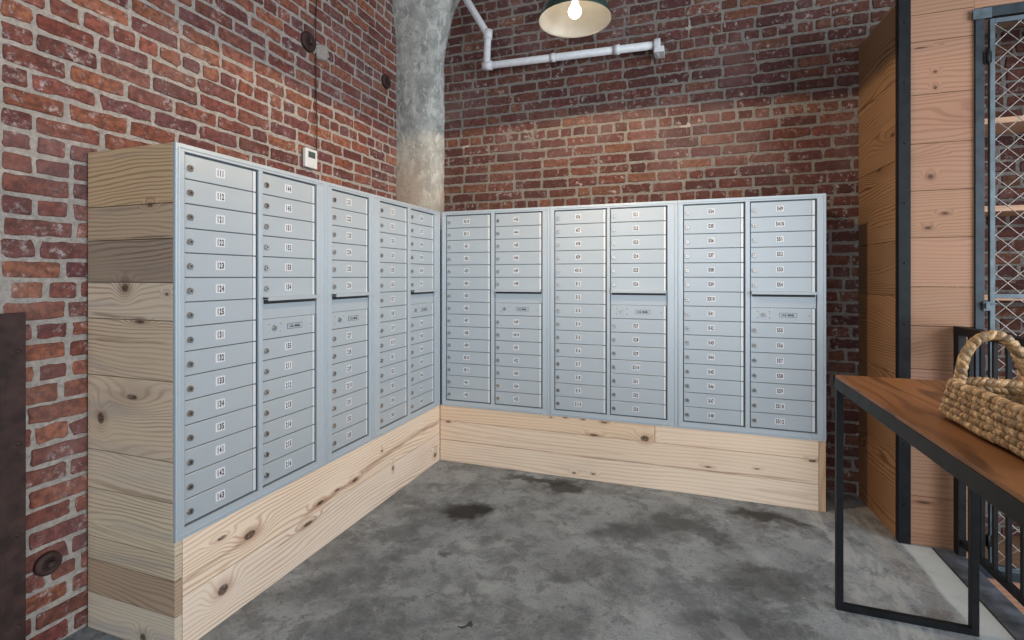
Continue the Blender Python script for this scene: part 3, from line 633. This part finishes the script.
def diamonds(z0, z1, x0, x1):
    Wd, Hd = x1-x0, z1-z0; r = Hd/Wd
    for sgn in (1, -1):
        k = -int(Hd/sp)-2
        while k*sp < Wd+Hd:
            # line x = k*sp + sgn-direction t
            pts = []
            if sgn == 1: xa, za, xb, zb = k*sp, 0, k*sp+Hd, Hd
            else: xa, za, xb, zb = k*sp+Hd, 0, k*sp, Hd
            # clip in x
            def cl(x, z, X2, Z2, lim): t = (lim-x)/(X2-x); return lim, z+t*(Z2-z)
            if max(xa, xb) > 0 and min(xa, xb) < Wd:
                if xa < 0: xa, za = cl(xa, za, xb, zb, 0)
                if xb < 0: xb, zb = cl(xb, zb, xa, za, 0)
                if xa > Wd: xa, za = cl(xa, za, xb, zb, Wd)
                if xb > Wd: xb, zb = cl(xb, zb, xa, za, Wd)
                L = math.hypot(xb-xa, zb-za)
                if L > .01:
                    nseg = max(1, int(L/(sp*.7071))); 
                    P_ = []
                    for i in range(nseg+1):
                        u = i/nseg; P_.append((x0+lerp(xa, xb, u), YF+sgn*.0018*(1 if i % 2 else -1), z0+lerp(za, zb, u)))
                    if len(P_) >= 2: m.tube(P_, .0021, 5, caps=False)
            k += 1
diamonds(1.286, dz1-.02, dx0+.018, dx1-.018); diamonds(dz0+.02, 1.268, dx0+.018, dx1-.018)
cpart(m, 'wire_mesh', M_WIRE, parent=door)
m = MB(); m.box((3.115, YF-.022, 1.205), (3.145, YF-.010, 1.25)); m.box((3.120, YF-.034, 1.215), (3.134, YF-.022, 1.245)); m.tube([(3.110, YF-.026, 1.24), (3.165, YF-.026, 1.24)], .004, 8)
cpart(m, 'latch', M_GALV, .001, parent=door, lab='small pale steel latch')
for z in (2.42, .05):
    m = MB(); m.box((3.120, YF-.018, z), (3.150, YF-.010, z+.055)); m.tube([(3.134, YF-.022, z-.008), (3.134, YF-.022, z+.063)], .006, 10); cpart(m, 'hinge', M_STEEL, parent=door)

# ------------------------------------------------------------ guard railing
t = empty('guard_railing', (3.02, -1.5, 0), 'black steel guard railing with upright bars behind the console table', 'railing')
t_inv = Matrix.Translation(-t.location)
def rp(m, name, mat=M_STEEL, bevel=.001): o = m.build(name, mat, t, bevel=bevel); o.matrix_parent_inverse = t_inv
m = MB(); m.box((3.000, -3.3, 1.085), (3.045, -.262, 1.125)); rp(m, 'top_rail')
m = MB(); m.box((3.008, -3.3, .055), (3.034, -.262, .085)); rp(m, 'bottom_rail')
for y in (-.290, -1.77, -3.27):
    m = MB(); m.box((2.998, y-.024, .0045), (3.030, y+.024, 1.085)); rp(m, 'post')
y = -.370
while y > -3.22:
    if abs(y+1.77) > .04:
        m = MB(); m.box((3.013, y-.0085, .085), (3.029, y+.0085, 1.085)); rp(m, 'baluster')
    y -= .0985

# ------------------------------------------------------------ console table
TX0, TX1, TY0, TY1, TH = 2.322, 2.792, -2.55, -.935, .964
t = empty('console_table', (TX0, TY1, 0), 'tall narrow console table with brown wood top on black steel frame', 'table')
ti = Matrix.Translation(-t.location)
def tp(m, name, mat=M_STEEL, bevel=.001, lab=None):
    o = m.build(name, mat, t, bevel=bevel); o.matrix_parent_inverse = ti
    if lab: o['label'] = lab
random.seed(4)
m = MB()
xs = [TX0+.002, TX0+.13, TX0+.27, TX0+.37, TX1-.002]
for i in range(4): m.box((xs[i], TY0+.002, TH-.012), (xs[i+1], TY1-.002, TH), 0, 1, [(1, 1, 1), (1.12, 1.08, 1.0), (.95, .92, .9), (1.08, 1.0, .95)][i], rs())
tp(m, 'tabletop', W_TABLE, .0006, 'brown wooden boards')
m = MB(); a = .045
m.box((TX0, TY0, TH-.012-a), (TX0+.028, TY1, TH-.0122)); m.box((TX1-.028, TY0, TH-.012-a), (TX1, TY1, TH-.0122)); m.box((TX0+.028, TY1-.028, TH-.012-a), (TX1-.028, TY1, TH-.0122)); m.box((TX0+.028, TY0, TH-.012-a), (TX1-.028, TY0+.028, TH-.0122))
tp(m, 'apron_frame')
for yy in (TY1-.026, TY0+.001):
    for xx in (TX0+.0005, TX1-.0255):
        m = MB(); m.box((xx, yy, .0005), (xx+.025, yy+.025, TH-.012-a)); tp(m, 'leg')
    m = MB(); m.box((TX0+.0255, yy, .0005), (TX1-.0255, yy+.025, .0255)); tp(m, 'floor_bar')

# ------------------------------------------------------------ seagrass basket
BX, BY = 2.562, -1.775
t = empty('woven_basket', (BX, BY, TH), 'low woven seagrass basket with braided loop handles on the console table', 'basket')
def rr_path(hx, hy, rc, n=220):
    pts = []; per = 4*(hx-rc)+4*(hy-rc)+2*PI*rc
    for i in range(n):
        s = per*i/n; seg = [(2*(hy-rc), 0), (PI*rc/2, 1), (2*(hx-rc), 2), (PI*rc/2, 3), (2*(hy-rc), 4), (PI*rc/2, 5), (2*(hx-rc), 6), (PI*rc/2, 7)]
        for L, k in seg:
            if s <= L: break
            s -= L
        if k == 0: p = (hx, -(hy-rc)+s)
        elif k == 1: a = s/rc; p = (hx-rc+rc*math.cos(a), hy-rc+rc*math.sin(a))
        elif k == 2: p = (hx-rc-s, hy)
        elif k == 3: a = PI/2+s/rc; p = (-(hx-rc)+rc*math.cos(a), hy-rc+rc*math.sin(a))
        elif k == 4: p = (-hx, hy-rc-s)
        elif k == 5: a = PI+s/rc; p = (-(hx-rc)+rc*math.cos(a), -(hy-rc)+rc*math.sin(a))
        elif k == 6: p = (-(hx-rc)+s, -hy)
        else: a = 1.5*PI+s/rc; p = (hx-rc+rc*math.cos(a), -(hy-rc)+rc*math.sin(a))
        pts.append(p)
    return pts
def rope(m, path, closed, R0, rs_, pitch, strands, hand, rnd, n=7, base=(1, 1, 1), jit=.12):
    """twisted plait of bulging leaf strands round a path"""
    path = [Vector(p) for p in path]; L = [0]
    cyc = path+[path[0]] if closed else path
    for i in range(1, len(cyc)): L.append(L[-1]+(cyc[i]-cyc[i-1]).length)
    tot = L[-1]; turns = max(1, round(tot/pitch)); steps = int(tot/(.0045)); 
    frames = []; j = 0
    for i in range(steps+(0 if closed else 1)):
        s = tot*i/steps
        while j < len(L)-2 and L[j+1] < s: j += 1
        u = (s-L[j])/max(1e-9, L[j+1]-L[j]); p = cyc[j].lerp(cyc[j+1], u); tg = (cyc[j+1]-cyc[j]).normalized(); frames.append((s, p, tg))
    up = Vector((0, 0, 1)); out = []
    prev = None
    for s, p, tg in frames:
        if prev is None: x = tg.cross(up if abs(tg.z) < .9 else Vector((1, 0, 0))).normalized()
        else: x = (prev-tg*prev.dot(tg)).normalized()
        prev = x; y = x.cross(tg).normalized(); out.append((s, p, x, y))
    for k in range(strands):
        pts = []; rad = []
        for (s, p, x, y) in out:
            th = hand*2*PI*turns*s/tot+2*PI*k/strands
            w = (turns*strands*s/tot*1.0) % 1
            pts.append(p+x*math.cos(th)*R0+y*math.sin(th)*R0)
            rad.append(rs_*(1+.22*math.sin(2*th+1)+jit*(rnd.random()-.5)))
        sh = (.62, 1.0, 1.28)[k % 3]*rnd.uniform(.92, 1.08); m.tube(pts, rad, n, tint=(base[0]*sh, base[1]*sh, base[2]*sh*rnd.uniform(.9, 1.05)), closed=closed)
rnd = random.Random(5)
m = MB(); NR = 6
for r in range(NR):
    k = r/(NR-1); hx = .136-.012*k; hy = .262-.012*k; z = .0165+r*.0175
    wob = [(p[0]+.002*math.sin(i*.21+r), p[1]+.002*math.cos(i*.17+r*2), z+.0015*math.sin(i*.13+r*1.7)) for i, p in enumerate(rr_path(hx-.016, hy-.016, .05))]
    b = (1.0, .95, .88) if r < NR-1 else (1.25, 1.2, 1.12)
    rope(m, wob, True, .0068, .0074, .050, 3, 1 if r % 2 else -1, rnd, base=b)
# flat coiled bottom
for q in range(6):
    hx, hy = .105-q*.0165, .235-q*.0165
    rope(m, [(p[0], p[1], .0120) for p in rr_path(max(hx, .012), hy, min(.05, max(hx-.002, .008)), 120)], True, .0048, .006, .04, 2, 1, rnd, n=6)
m.build('basket_body', M_GRASS, t)
for s in (1, -1):
    m = MB(); yh = s*.236
    arc = [(-.074*math.cos(a), yh, .098+.142*math.sin(a)**.9) for a in [PI*i/40 for i in range(41)]]
    arc = [(-.074, yh, .05)]+arc+[(.074, yh, .05)]
    rope(m, arc, False, .0072, .0092, .056, 3, 1, rnd, n=8, base=(1.1, 1.05, .95), jit=.2)
    m.build('basket_handle', M_GRASS, t)
# handles of the basket stand at both short ends
